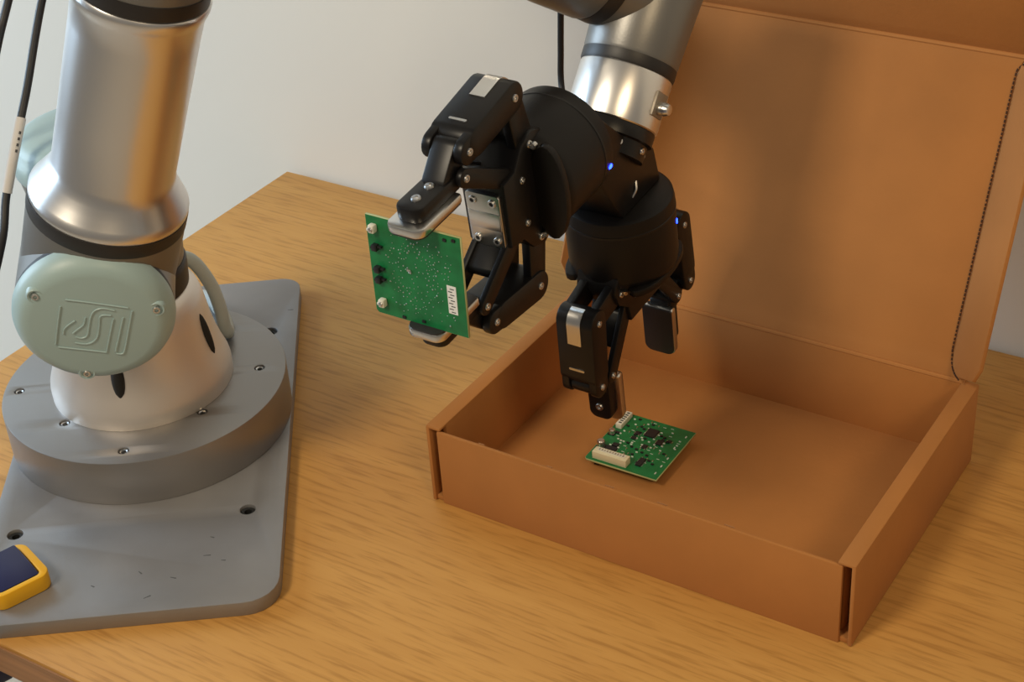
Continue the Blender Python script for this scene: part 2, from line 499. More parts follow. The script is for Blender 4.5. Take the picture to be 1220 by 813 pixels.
def base_slot(ang, h0, h1, r0, wd, lean=0.0):
    c0 = V((math.cos(ang), math.sin(ang), 0)); t0 = V((0, 0, 1)).cross(c0)
    pts = []
    rr = []
    n = 9
    for k in range(n):
        f = k / (n - 1)
        h = h0 + (h1 - h0) * f
        prof = BPROF[2:9]
        R = prof[-1][0]
        for (ra_, ha), (rb_, hb) in zip(prof, prof[1:]):
            if ha <= h <= hb: R = ra_ + (rb_ - ra_) * (h - ha) / (hb - ha)
        pts.append(B + V((0, 0, DZ + h)) + c0 * (R - 0.0012) + t0 * (lean * (f - .5)))
        rr.append(wd * math.sqrt(max(0.02, 1 - (2 * f - 1) ** 2)))
    bm = bmesh.new(); bm_tube(bm, pts, rr, 12)
    finish('bolt_recess', me_from(bm), 'hole', base, True, 'dark mounting-bolt slot in the cone')
base_slot(math.radians(-58), 0.026, 0.056, 0.0, 0.0052)
base_slot(math.radians(20), 0.028, 0.066, 0.0, 0.0042)
base_slot(math.radians(75), 0.016, 0.046, 0.0, 0.0045)
base_slot(math.radians(170), 0.016, 0.046, 0.0, 0.0045)
lathe('joint_ring', BF, [(0, DZ + 0.085), (0.0495, DZ + 0.085), (0.0505, DZ + 0.099), (0.0505, DZ + 0.104), (0.0495, DZ + 0.106), (0, DZ + 0.106)], 'rubber', ra, 64)
shz = SH.z
shoulder = lathe('shoulder', BF, [(0, DZ + 0.1055), (0.049, DZ + 0.1055), (0.050, DZ + 0.115), (0.0505, shz), (0.0545, shz + 0.022), (0.0555, shz + 0.028), (0, shz + 0.028)], 'housing', ra, 64)
lathe('shoulder_cap', BF, [(0, shz + 0.028), (0.056, shz + 0.028), (0.0572, shz + 0.030), (0.0575, shz + 0.036), (0.0565, shz + 0.042), (0.0548, shz + 0.0440), (0.0535, shz + 0.049), (0.050, shz + 0.0535), (0.045, shz + 0.0555), (0.038, shz + 0.0563), (0, shz + 0.0565)], 'teal', shoulder, 64)
lathe('shoulder_neck', axis_frame(SH - An * 0.01, An), [(0, 0), (0.049, 0), (0.0505, 0.03), (0.0505, 0.052), (0, 0.052)], 'housing', shoulder, 56)
RH = 0.0530
HF = Fr(J, As, Au, An)          # As points to the right of the picture?  fixed below
if As.dot(RIGHT) < 0: HF = Fr(J, -As, Au, An)
lathe('joint_ring', HF, [(0, -0.056), (0.0515, -0.056), (0.0515, -0.046), (0, -0.046)], 'rubber', ra, 56)
# lower housing of the upper arm: a tube along the joint axis and a tube along the arm
UF = Fr(J, HF.x, -An, Au)
lh = lathe('arm_housing', HF, [(0, -0.047), (0.0515, -0.047), (0.0525, -0.044), (RH, 0.0), (RH, 0.038), (0, 0.038)], 'housing', ra, 64)
lathe('arm_socket', UF, [(0, -0.03), (0.0500, -0.02), (RH - 0.0004, 0.012), (RH - 0.0002, 0.0525), (0, 0.0525)], 'housing', lh, 64)
lathe('gasket', HF, [(0, 0.0375), (RH + 0.0001, 0.0375), (RH + 0.0004, 0.0395), (RH + 0.0001, 0.0415), (0, 0.0415)], 'rubber', lh, 64)
cap = lathe('joint_cap', HF, [(0, 0.041), (RH - 0.0004, 0.041), (RH + 0.0008, 0.0425), (RH + 0.0006, 0.0465), (RH - 0.001, 0.0510), (RH - 0.0045, 0.0555), (RH - 0.0085, 0.0582), (RH - 0.0125, 0.0590), (0, 0.0593)], 'teal', ra, 72, label='pale teal round cap with an embossed square emblem')
for a in (155, 27, 271):
    ar = math.radians(a)
    rs_ = 0.0435
    f3 = HF.at(rs_ * math.cos(ar), rs_ * math.sin(ar), 0.0575)
    ring = lathe('screw_seat', f3, [(0, 0.0), (0.0036, 0.0), (0.0042, 0.0012), (0.0052, 0.0014), (0.0060, 0.0004), (0.0062, -0.004), (0, -0.004)], 'teal', cap, 20)
    lathe('cap_screw', f3, [(0, 0.0008), (0.0012, 0.0008), (0.0014, 0.0022), (0.0024, 0.0022), (0.0029, 0.0012), (0.0029, -0.002), (0, -0.002)], 'screw', cap, 14)
# embossed emblem on the cap
def logo_pt(px, py):
    # emblem sketched on a 994-wide grid: corner, right and down vectors
    dx, dy = px - 160, py - 150
    det = 750 * 555 - 75 * (-75)
    a = (dx * 555 - dy * (-75)) / det
    b = (750 * dy - 75 * dx) / det
    return HF.p((a - 0.5) * 0.0455 + 0.0005, (0.5 - b) * 0.0405 - 0.001, 0.0594)
strokes = [[(190, 150), (420, 172), (860, 225)], [(140, 230), (110, 460), (85, 690)], [(110, 720), (380, 745), (635, 770)], [(635, 770), (670, 560), (705, 360)],
           [(715, 262), (590, 240), (505, 270), (465, 340), (445, 460), (425, 570), (365, 604), (300, 592)], [(680, 320), (570, 330), (555, 440), (535, 580), (480, 650), (400, 675), (290, 662)],
           [(170, 560), (180, 500), (235, 440), (295, 395)], [(270, 550), (310, 510), (385, 440), (405, 350)], [(905, 260), (870, 500), (832, 740), (800, 785), (740, 782)], [(810, 340), (775, 540), (735, 755)]]
bm = bmesh.new()
for s_ in strokes: bm_tube(bm, smooth_path([logo_pt(*p_) for p_ in s_], 5), 0.00062, 6)
finish('embossed_emblem', me_from(bm), 'teal', cap, True)
# upper arm tube
lathe('joint_ring', UF, [(0, 0.052), (RH - 0.0006, 0.052), (RH + 0.0002, 0.0535), (RH + 0.0002, 0.0630), (0, 0.0630)], 'rubber', ra, 64)
TC = 0.2265
TR0, TR1 = 0.0405, 0.0408
lathe('upper_arm_tube', UF, [(0, 0.0628), (0.0524, 0.0628), (0.0530, 0.0645), (0.0528, 0.0680), (0.0505, 0.0715), (0.0470, 0.0770), (0.0435, 0.0830), (0.0415, 0.0875), (TR0, 0.0925), (TR0, 0.13), (TR1, TC - 0.030), (TR1 + 0.0004, TC - 0.014), (TR1 + 0.0016, TC - 0.011), (TR1 + 0.0028, TC - 0.007), (TR1 + 0.003, TC - 0.004), (TR1 + 0.002, TC - 0.0024), (0, TC - 0.0024)], 'aluminium', ra, 80)
lathe('joint_ring', UF, [(0, TC - 0.0026), (TR1 + 0.0012, TC - 0.0026), (TR1 + 0.0018, TC - 0.001), (TR1 + 0.0018, TC + 0.008), (0, TC + 0.008)], 'rubber', ra, 64)
EL = 0.400
E0 = J + Au * EL
elbow = lathe('elbow_housing', UF, [(0, TC + 0.0078), (TR1 + 0.0012, TC + 0.0078), (TR1 + 0.0016, TC + 0.011), (TR1 + 0.003, EL), (0.03, EL + 0.03), (0, EL + 0.042)], 'housing', ra, 64)
lathe('elbow_barrel', axis_frame(E0, An), [(0, -0.07), (0.043, -0.07), (0.0445, -0.066), (0.0445, 0.046), (0, 0.046)], 'housing', elbow, 56)
lathe('elbow_cap', axis_frame(E0, An), [(0, 0.046), (0.0445, 0.046), (0.045, 0.050), (0.042, 0.058), (0.034, 0.061), (0, 0.0615)], 'teal', elbow, 56)
# forearm and wrist: from behind the elbow over to the tool
WX = 0.555
WD = V((0.0, 0.636, 0.772)).normalized()           # up the tool axis, away from the grippers
W0 = V((WX, -0.2833, 0.299)) - WD * 0.0100                      # lower end of the silver tool flange
W3 = W0 + WD * 0.087                              # centre of the wrist joint above it
WS = V((-0.578, -0.687, 0.741)).normalized()
WS = (WS - WD * WS.dot(WD)).normalized()
WF = axis_frame(W0, WD)
tool = lathe('tool_flange', WF, [(0, 0), (0.0300, 0), (0.0308, 0.0008), (0.0311, 0.004), (0.0311, 0.0345), (0.0305, 0.036), (0, 0.036)], 'aluminium', ra, 64)
lathe('joint_ring', WF, [(0, 0.0358), (0.0313, 0.0358), (0.0318, 0.037), (0.0318, 0.0435), (0, 0.0435)], 'rubber', ra, 56)
wh = lathe('wrist_housing', WF, [(0, 0.0433), (0.0312, 0.0433), (0.0320, 0.0455), (0.0330, 0.070), (0.0345, 0.098), (0.034, 0.128), (0.031, 0.134), (0, 0.134)], 'housing', ra, 64)
lathe('wrist_cap', axis_frame(W0 + WD * 0.134, WD), [(0, 0), (0.034, 0), (0.0345, 0.004), (0.031, 0.012), (0.02, 0.0145), (0, 0.015)], 'teal', wh, 48)
lathe('wrist_neck', axis_frame(W3, WS), [(0, 0), (0.031, 0), (0.0315, 0.035), (0, 0.035)], 'housing', wh, 48)
# connector socket and plug on the flange
cdir = (V((0.93, -0.10, 0.0)) - WD * V((0.93, -0.10, 0.0)).dot(WD)).normalized()
cside = WD.cross(cdir)
cf = Fr(W0 + WD * 0.0175 + cdir * 0.0300, cside, WD, cdir)
soc = box('connector_socket', cf, (0, 0, 0), (0.0135, 0.0165, 0.004), 'socket', tool, 0.0008)
lathe('connector_plug', cf.at(0.0, -0.002, 0.002), [(0, 0), (0.0040, 0), (0.0044, 0.001), (0.0044, 0.005), (0.0034, 0.0075), (0, 0.008)], 'silver', soc, 24)
# second wrist and forearm
N1 = W3 + WS * 0.034
lathe('joint_ring', axis_frame(N1, WS), [(0, 0), (0.0318, 0), (0.0322, 0.002), (0.0322, 0.010), (0, 0.010)], 'rubber', ra, 48)
W2 = N1 + WS * 0.045
lathe('wrist_housing', axis_frame(N1 + WS * 0.0098, WS), [(0, 0), (0.0318, 0), (0.033, 0.004), (0.0345, 0.035), (0.034, 0.070), (0.030, 0.078), (0, 0.08)], 'housing', ra, 56)
FE = E0 - An * 0.115                              # far end of the elbow barrel
lathe('elbow_barrel', axis_frame(E0 - An * 0.07, -An), [(0, 0), (0.042, 0), (0.043, 0.01), (0.043, 0.075), (0.036, 0.084), (0, 0.085)], 'housing', elbow, 48)
fd = (W2 - FE)
ff_ = axis_frame(FE, fd)
Lf = fd.length
lathe('forearm_tube', ff_, [(0, 0.03), (0.039, 0.03), (0.039, 0.055), (0.033, 0.075), (0.031, Lf * 0.5), (0.030, Lf - 0.05), (0.033, Lf - 0.035), (0.033, Lf - 0.01), (0, Lf - 0.01)], 'aluminium', ra, 56)

# ------------------------------------------------------------------ two-way gripper coupling on the flange
cp = empty('gripper_coupling', W0, 'black two-way coupling joining both grippers to the silver wrist flange', 'bracket')
WN = axis_frame(W0, -WD)
lathe('coupling_ring', WN, [(0, 0), (0.0296, 0), (0.0302, 0.001), (0.0302, 0.0085), (0.0275, 0.0095), (0.0275, 0.020), (0, 0.020)], 'black_ano', cp, 48)
for k in range(8):
    a = 2 * math.pi * k / 8
    rad = WN.x * math.cos(a) + WN.y * math.sin(a)
    screw(Fr(W0 - WD * 0.0135 + rad * 0.0275, WD, rad.cross(WD), rad), 0.0024, 0.0010, cp)
GX = 0.555
PHI = math.radians(6.5)
AXL = V((0, -math.cos(PHI), -math.sin(PHI))); SPL = V((0, -math.sin(PHI), math.cos(PHI)))
AXR = V((0, math.sin(PHI), -math.cos(PHI))); SPR = V((0, math.cos(PHI), math.sin(PHI)))
GL0 = V((GX, -0.350, 0.3080)); GR0 = V((GX + 0.002, -0.2870, 0.2395))
def yz(v): return (v.y, v.z)
blk = [yz(GL0 - SPL * 0.026), yz(GL0 + SPL * 0.026), yz(W0 + V((0, -0.024, 0.008))), yz(W0 + V((0, 0.020, -0.022))), yz(GR0 + SPR * 0.026), yz(GR0 - SPR * 0.026)]
prism('coupling_body', [blk], Fr((GX, 0, 0), (0, 1, 0), (0, 0, 1), (1, 0, 0)), -0.021, 0.021, 'black_ano', cp, 0.002)
tube('coupling_pin', [(GX + 0.0205, -0.300, 0.2465), (GX + 0.0220, -0.2975, 0.2515), (GX + 0.0205, -0.295, 0.2565)], 0.0009, 'silver', cp, 8, 3)

# ------------------------------------------------------------------ grippers
def gripper(name, base0, ax, sp, label, half, flip_led, k1, f1, palm_s=0.0):
    """ax: pointing direction, sp: opening direction; the third axis is the world x"""
    ax = V(ax); sp = V(sp); w = V((1, 0, 0))
    g = empty(name, base0, label, 'gripper', 'two-finger grippers on the robot wrist')
    LFm = Fr(base0, sp, ax, w)                    # prism frame: (spread, axial), extruded across
    AXF = Fr(base0, sp, w, ax)                    # lathe frame along the gripper axis
    body = lathe('body', AXF, [(0, 0), (0.0345, 0), (0.0372, 0.0015), (0.0380, 0.006), (0.0380, 0.048), (0.0370, 0.053), (0.034, 0.056), (0, 0.057)], 'black_plastic', g, 72)
    # groove of the coupling
    lathe('body_seam', AXF, [(0.0376, 0.0105), (0.0384, 0.011), (0.0384, 0.0125), (0.0376, 0.013)], 'black_ano', body, 64)
    # front block that carries the fingers
    bl = [(-0.036, 0.044), (0.036, 0.044), (0.040, 0.054), (0.036, 0.066), (0.024, 0.076), (0.022, 0.0885), (-0.022, 0.0885), (-0.024, 0.076), (-0.036, 0.066), (-0.040, 0.054)]
    fb = prism('finger_block', [bl], LFm, -0.0155, 0.0155, 'black_ano', g, 0.0015)
    # oval shields on both faces
    for sgn in (1, -1):
        sh = []
        for k in range(24):
            a = 2 * math.pi * k / 24
            sh.append((0.033 * math.cos(a), 0.0125 * math.sin(a)))
        f = Fr(base0 + ax * 0.0545 + w * (sgn * 0.0245), sp, w, ax)
        prism('shield', [sh], f, -0.002, 0.0035, 'black_plastic', body, 0.001)
        for ss in (-1, 1):
            screw(Fr(base0 + ax * 0.0565 + w * (sgn * 0.0175) + sp * (ss * 0.0315), sp, w, ax), 0.0022, 0.0016, body)
    pf = Fr(base0 + ax * 0.0890 - sp * palm_s, sp, w, ax)
    pp = prism('palm_plate', [rrect(-0.0185, 0.0185, -0.0118, 0.0118, 0.0018, 3)], pf, -0.001, 0.0018, 'silver', g, 0.0003)
    prism('palm_recess', [rrect(-0.006, 0.006, -0.0112, 0.0112, 0.001, 2)], pf, 0.0012, 0.0022, 'aluminium', pp, 0.0003)
    for s1 in (-0.0135, 0.0135):
        for w1 in (-0.0068, 0.0068):
            sc_ = screw(pf.at(s1, w1, 0.0018), 0.0027, 0.0012, pp)
            lathe('screw_socket', pf.at(s1, w1, 0.0018), [(0, 0.0009), (0.0014, 0.0009), (0.0014, 0.0002), (0, 0.0002)], 'hole', pp, 8)
    # status light on the body
    la = math.radians(flip_led[0])
    ld = w * math.cos(la) + sp * math.sin(la)
    lf = Fr(base0 + ax * flip_led[1] + ld * 0.0379, ax, ld.cross(ax), ld)
    lathe('status_light', lf, [(0, 0.0008), (0.0015, 0.0007), (0.0020, 0.0), (0.0020, -0.001), (0, -0.001)], 'led', g, 16, label='small glowing blue status light')
    # fingers
    pad_in = half
    for sg in (1, -1):
        def P(s, a): return (sg * s, a)
        K0, K1 = P(0.0330, 0.058), P(*k1)
        F1 = P(*f1); FM = P(k1[0] + (f1[0] - k1[0]) * 0.80, k1[1] + (f1[1] - k1[1]) * 0.80); FN = P(k1[0] + (f1[0] - k1[0]) * 0.72, k1[1] + (f1[1] - k1[1]) * 0.72)
        T0 = P(pad_in + 0.0125, 0.1180); T1 = P(pad_in + 0.0120, 0.1260)
        I0 = P(0.0150, 0.0700)
        kn = None
        for z0, z1 in ((-0.0128, -0.0066), (0.0066, 0.0128)):
            k_ = prism('knuckle', [capsule(K0, K1, 0.0095, 0.0080)], LFm, z0, z1, 'black_ano', g, 0.0008)
            kn = k_
        # outer link: a wide bar with a slot for the inner link at its far end
        ol = prism('outer_link', [capsule(K1, FM, 0.0098, 0.0092)], LFm, -0.0142, 0.0142, 'black_ano', g, 0.0014)
        for z0, z1 in ((-0.0138, -0.0078), (0.0078, 0.0138)):
            prism('link_fork', [capsule(FN, F1, 0.0085, 0.0080)], LFm, z0, z1, 'black_ano', ol, 0.001)
        # silver clip wrapped round the outer link
        c_out = []
        c_in = []
        th0 = math.atan2(FM[1] - K1[1], FM[0] - K1[0])
        od = V((math.cos(th0), math.sin(th0), 0))                  # along the link (spread, axial)
        on_ = V((od.y, -od.x, 0)) * sg                             # outwards
        cc = V((K1[0], K1[1], 0))
        pth = []
        for k in range(7):
            a = math.radians(170 - 80 * k / 6)
            pth.append(cc + od * (0.0098 * math.cos(a)) + on_ * (0.0098 * math.sin(a)))
        pth.append(cc + od * 0.007 + on_ * 0.00965); pth.append(cc + od * 0.015 + on_ * 0.0096)
        outer = [(p_ + (p_ - cc - od * max(0, (p_ - cc).dot(od))).normalized() * 0.0007) for p_ in pth]
        inner = [(p_ - (p_ - cc - od * max(0, (p_ - cc).dot(od))).normalized() * 0.0010) for p_ in pth]
        lp = [(p_.x, p_.y) for p_ in outer] + [(p_.x, p_.y) for p_ in reversed(inner)]
        prism('clip', [lp], LFm, -0.0052, 0.0052, 'silver', ol, 0.0, True, 'bright silver spring clip')
        # slot mark near the far end of the outer link
        mk = cc + od * 0.036 + on_ * 0.00925
        prism('slot', [rrect(-0.006, 0.006, -0.0009, 0.0009, 0.0008, 2)], Fr(LFm.p(mk.x, mk.y, 0), w, LFm.x * od.x + LFm.y * od.y, LFm.x * on_.x + LFm.y * on_.y), -0.0005, 0.0005, 'screw', ol, 0)
        # inner link between outer link and fingertip
        il = prism('inner_link', [capsule(F1, T1, 0.0068, 0.0080)], LFm, -0.0076, 0.0076, 'black_ano', g, 0.0009)
        for z0, z1 in ((-0.0125, -0.0085), (0.0085, 0.0125)):
            prism('inner_bar', [capsule(I0, T0, 0.0062, 0.0058)], LFm, z0, z1, 'black_ano', g, 0.0007)
        IM0 = P(abs(I0[0]) * 0.72 + abs(T0[0]) * 0.28, I0[1] * 0.72 + T0[1] * 0.28); IM1 = P(abs(I0[0]) * 0.38 + abs(T0[0]) * 0.62, I0[1] * 0.38 + T0[1] * 0.62)
        prism('bar_bridge', [capsule(IM0, IM1, 0.0045, 0.0042)], LFm, -0.0110, 0.0110, 'black_ano', g, 0.0005)
        # joint pins: bright screw heads on both faces
        for (s1, a1), zz in ((K0, 0.0155), (K1, 0.0142), (F1, 0.0138), (I0, 0.0155), (T0, 0.0125)):
            for sz in (1, -1):
                f = Fr(LFm.p(s1, a1, sz * zz), sp, ax * sz, w * sz)
                screw(f, 0.0024, 0.0010, ol, name='pin')
        # fingertip: black mount with two screws, silver pad
        tp = prism('fingertip', [rrect(-0.0090, 0.0090, 0.1180, 0.1600, (0.006, 0.006, 0.003, 0.003), 5)], Fr(base0, w, ax, sp * sg), pad_in + 0.0062, pad_in + 0.0155, 'black_ano', g, 0.0014)
        prism('pad', [rrect(-0.0125, 0.0125, 0.1240, 0.1660, (0.006, 0.006, 0.002, 0.002), 5)], Fr(base0, w, ax, sp * sg), pad_in + 0.0010, pad_in + 0.0064, 'silver', tp, 0.0009, True, 'silver metal pad')
        prism('grip_face', [rrect(-0.0120, 0.0120, 0.1245, 0.1655, (0.006, 0.006, 0.002, 0.002), 5)], Fr(base0, w, ax, sp * sg), pad_in, pad_in + 0.0012, 'rubber', tp, 0.0003, True, 'black rubber gripping face')
        for a1 in (0.1360, 0.1490):
            f = Fr(base0 + ax * a1 + sp * (sg * (pad_in + 0.0155)), w, ax, sp * sg)
            lathe('screw', f, [(0, 0.0002), (0.0012, 0.0002), (0.0014, 0.0011), (0.0026, 0.0011), (0.0031, 0.0003), (0.0031, -0.001), (0, -0.001)], 'screw', tp, 14)
    return g

gripper('robot_gripper', GL0, AXL, SPL, 'black two-finger gripper reaching forward, clamping the upright circuit board', 0.0327, (-14, 0.006), (0.067, 0.064), (0.060, 0.113), 0.004)
gripper('robot_gripper', GR0, AXR, SPR, 'black two-finger gripper pointing down into the cardboard box', 0.0365, (24, 0.024), (0.062, 0.063), (0.066, 0.115))

# ------------------------------------------------------------------ circuit boards
def chipbox(bm, fr, x, y, sx, sy, h):
    bm_box(bm, fr, (x, y, h / 2), (sx, sy, h))

def board(name, fr, w, h, label):
    g = empty(name, fr.o, label, 'circuit board', 'green circuit boards')
    notch = 0.006
    prism('board', [[(-w / 2 + 0.0, -h / 2 + notch * .3), (-w / 2 + notch * .3, -h / 2), (w / 2, -h / 2), (w / 2, h / 2), (-w / 2, h / 2)]], fr, -0.0008, 0.0008, 'pcb_edge', g, 0, False, 'pale cut edge of the board')
    for z0, z1 in ((0.0008, 0.00095), (-0.00095, -0.0008)):
        prism('solder_mask', [[(-w / 2 + 0.0002, -h / 2 + notch * .3), (-w / 2 + notch * .3, -h / 2 + 0.0002), (w / 2 - 0.0002, -h / 2 + 0.0002), (w / 2 - 0.0002, h / 2 - 0.0002), (-w / 2 + 0.0002, h / 2 - 0.0002)]], fr, z0, z1, 'pcb', g, 0, False)
    return g

def chip(g, fr, x, y, sx, sy, h, m, name):
    return box(name, fr, (x, y, 0.00095 + h / 2), (sx, sy, h), m, g)

# board held upright: solder side to the front
bw = 0.0648
LB = Fr((0.5512, -0.5045, 0.2895), (1, 0, 0), (0, 0, 1), (0, -1, 0))
g1 = board('circuit_board', LB, bw, 0.0650, 'green circuit board held upright by the left gripper, solder side out')
st = box('sticker', LB, (0.0235, -0.0095, 0.0010), (0.0062, 0.0185, 0.0003), 'paper', g1, label='small white sticker with lines of fine print')
for k in range(9):
    box('print_line', LB, (0.0225 if k % 2 else 0.0238, -0.0175 + k * 0.0019, 0.00118), (0.0028, 0.0006, 0.0001), 'ink', st)
for (x, y) in ((-0.0265, 0.0255), (-0.0255, -0.0235)):
    cl = box('light_pipe', LB, (x, y, 0.0030), (0.0042, 0.0052, 0.0042), 'white_plastic', g1, 0.0009)
    box('foot', LB, (x - 0.0030, y - 0.0018, 0.0020), (0.0030, 0.0018, 0.0022), 'white_plastic', cl, 0.0004)
    lathe('lens', LB.at(x, y, 0.0050), [(0, 0.0012), (0.0012, 0.0008), (0.0016, 0), (0, 0)], 'silver', cl, 12)
for y in (0.0130, -0.0015, -0.0085):
    bt = box('button', LB, (-0.0265, y, 0.0026), (0.0036, 0.0040, 0.0034), 'chip', g1, 0.0004)
    box('button_leg', LB, (-0.0240, y + 0.0008, 0.0022), (0.0040, 0.0012, 0.0018), 'chip', bt)
    box('button_leg', LB, (-0.0288, y - 0.0008, 0.0020), (0.0022, 0.0012, 0.0018), 'chip', bt)
for (x, y) in ((0.0280, 0.0300), (0.022, 0.029), (-0.012, -0.0305), (0.002, -0.0295)):
    chip(g1, LB, x, y, 0.0022, 0.0016, 0.0008, 'chip', 'capacitor')
random.seed(11)
pts = []
for k in range(170):
    for _ in range(30):
        c = random.choice([(-0.004, 0.012, .012, .012), (0.008, 0.014, .010, .010), (-0.008, -0.004, .010, .012), (0.002, -0.016, .014, .008), (0.016, 0.002, .006, .014)])
        x = random.gauss(c[0], c[2]); y = random.gauss(c[1], c[3])
        if -0.021 < x < 0.028 and -0.028 < y < 0.024 and not (0.018 < x < 0.029 and -0.021 < y < 0.002) and all((x - a) ** 2 + (y - b) ** 2 > 3.0e-6 for a, b in pts):
            pts.append((x, y)); break
sm = {}
for i, (x, y) in enumerate(pts):
    r = random.choice([0.0003, 0.0003, 0.00038, 0.0005])
    key = r
    if key not in sm:
        o = lathe('solder_joint', LB.at(x, y, 0.00095), [(0, r * 0.9), (r * 0.6, r * 0.7), (r, 0), (0, 0)], 'solder', g1, 8)
        sm[key] = (o, LB.at(x, y, 0.00095).o.copy())
    else:
        src, p0 = sm[key]
        o = src.copy(); COL.objects.link(o)
        o.location = src.location + (LB.at(x, y, 0.00095).o - p0)
for (x, y, sx, sy) in ((-0.005, 0.0025, 0.0026, 0.0014), (-0.004, 0.0015, 0.0012, 0.0016)):
    chip(g1, LB, x, y, sx, sy, 0.0006, 'solder', 'solder_blob')

# board lying in the box: component side up
BZ = 0.0128
RB = Fr((0.5565, -0.2640, BZ), V((1, 0.012, 0)), V((-0.012, 1, 0)), (0, 0, 1))
w2, h2 = 0.0605, 0.0655
g2 = board('circuit_board', RB, w2, h2, 'green circuit board lying component side up in the cardboard box')
# big cream connector along the front edge
cn = box('connector', RB, (-0.0105, -0.0265, 0.0040), (0.0285, 0.0075, 0.0064), 'cream_plastic', g2, 0.0004)
box('connector_slot', RB, (-0.0105, -0.0257, 0.0070), (0.0235, 0.0036, 0.0008), 'white_plastic', cn)
for k in range(10):
    box('contact', RB, (-0.0105 + (k - 4.5) * 0.0022, -0.0257, 0.0075), (0.0009, 0.0022, 0.0006), 'solder', cn)
# narrow white connector along the left edge
wc = box('connector', RB, (-0.0250, 0.0205, 0.0030), (0.0050, 0.0185, 0.0042), 'white_plastic', g2, 0.0003)
for k in range(6):
    box('contact', RB, (-0.0246, 0.0205 + (k - 2.5) * 0.0027, 0.0052), (0.0024, 0.0011, 0.0006), 'ink', wc)
def can(x, y, r, h):
    c = lathe('capacitor', RB.at(x, y, 0.00095), [(0, h), (r * .78, h), (r * .95, h - 0.0006), (r, h - 0.0012), (r, 0.0016), (r * .93, 0.0012), (r, 0.0008), (r, 0), (0, 0)], 'silver', g2, 20)
    box('capacitor_foot', RB, (x, y, 0.0013), (r * 2.1, r * 2.1, 0.0008), 'chip', c)
can(-0.0255, -0.0150, 0.0032, 0.0062)
can(-0.0262, 0.0035, 0.0026, 0.0042)
for (x, y, sx, sy, h) in ((0.0010, 0.0165, 0.0085, 0.0100, 0.0012), (0.0118, 0.0085, 0.0048, 0.0060, 0.0011), (0.0105, -0.0195, 0.0042, 0.0095, 0.0014), (-0.0172, -0.0145, 0.0085, 0.0045, 0.0014), (-0.0165, -0.0088, 0.0045, 0.0040, 0.0012), (-0.0085, 0.0120, 0.0040, 0.0038, 0.001), (-0.0085, 0.0055, 0.0036, 0.0034, 0.001), (0.004, -0.001, 0.0034, 0.0046, 0.001), (-0.0225, 0.006, 0.0032, 0.0022, 0.001), (0.0180, 0.0130, 0.0030, 0.0030, 0.001)):
    c = chip(g2, RB, x, y, sx, sy, h, 'chip', 'chip')
    n = max(2, int(sy / 0.0014))
    for sd in (-1, 1):
        for k in range(n):
            box('chip_leg', RB, (x + sd * (sx / 2 + 0.0005), y + (k - (n - 1) / 2) * (sy * 0.85 / n), 0.0012), (0.0011, 0.00045, 0.0004), 'solder', c)
random.seed(5)
used = []
for k in range(105):
    for _ in range(40):
        x = random.uniform(-0.021, 0.0275); y = random.uniform(-0.021, 0.030)
        if x > 0.019 and random.random() < 0.6: continue
        if -0.027 < x < 0.006 and y < -0.019: continue
        if all(abs(x - a) > 0.0021 or abs(y - b) > 0.0021 for a, b in used):
            used.append((x, y)); break
    else: continue
    kind = random.random()
    if kind < 0.40: chip(g2, RB, x, y, 0.0016, 0.0009, 0.0007, 'silk', 'resistor')
    elif kind < 0.65: chip(g2, RB, x, y, 0.0008, 0.0015, 0.0007, 'solder', 'capacitor')
    elif kind < 0.85: chip(g2, RB, x, y, 0.0020, 0.0014, 0.0010, 'chip', 'resistor')
    else: chip(g2, RB, x, y, 0.0024, 0.0005, 0.00008, 'silk', 'silkscreen_mark')
for (x, y) in ((0.0262, 0.0240), (0.0262, -0.0060), (0.0262, -0.0165), (0.0262, -0.026), (0.0245, 0.008)):
    chip(g2, RB, x, y, 0.0009, 0.0022, 0.0005, 'silk', 'silkscreen_mark')
# parts soldered below, which carry the board clear of the cardboard
for (x, y) in ((-0.024, 0.026), (-0.024, -0.024), (0.020, 0.020), (0.020, -0.022)):
    box('underside_button', RB, (x, y, -(BZ - 0.0045 + 0.00095) / 2), (0.004, 0.004, BZ - 0.0045 - 0.00095), 'chip', g2)

# ------------------------------------------------------------------ cables
cb = empty('signal_cable', (0.1865, -0.4193, 0.366), 'black cable with a white label sleeve hanging left of the silver arm tube', 'cable')
cp_pts = [E0 - An * 0.03 + V((-0.040, -0.02, 0.02)), E0 - An * 0.03 + V((-0.075, -0.015, -0.005)), (0.235, -0.378, 0.510), (0.196, -0.386, 0.430), (0.1865, -0.4193, 0.3659), (0.1872, -0.4482, 0.3159), (0.1877, -0.4607, 0.2962), (0.1902, -0.4897, 0.2522), (0.1948, -0.5076, 0.2227), (0.185, -0.535, 0.17), (0.150, -0.565, 0.10), (0.11, -0.585, 0.04), (0.06, -0.60, 0.006), (0.012, -0.605, 0.004)]
tube('cable', cp_pts, 0.0029, 'cable_black', cb, 10, 8)
lab = [(0.1877, -0.4607, 0.2962), (0.1889, -0.4755, 0.2742), (0.1902, -0.4897, 0.2522)]
lb = tube('label_sleeve', lab, 0.0036, 'label_white', cb, 12, 6, 'white printed label sleeve')
ld_ = V((0.1889, -0.4755, 0.2742)) - V((0.1877, -0.4607, 0.2962))
vv = (cam.matrix_world.translation - V(lab[0])).normalized()
for k in range(4):
    p_ = V(lab[0]) + ld_ * (0.35 + 0.16 * k) + V((0.0033, -0.0018, 0.0))
    fr = axis_frame(p_, ld_)
    box('print_mark', fr, (0, 0, 0), (0.0012, 0.0012, 0.0020), 'ink', lb)
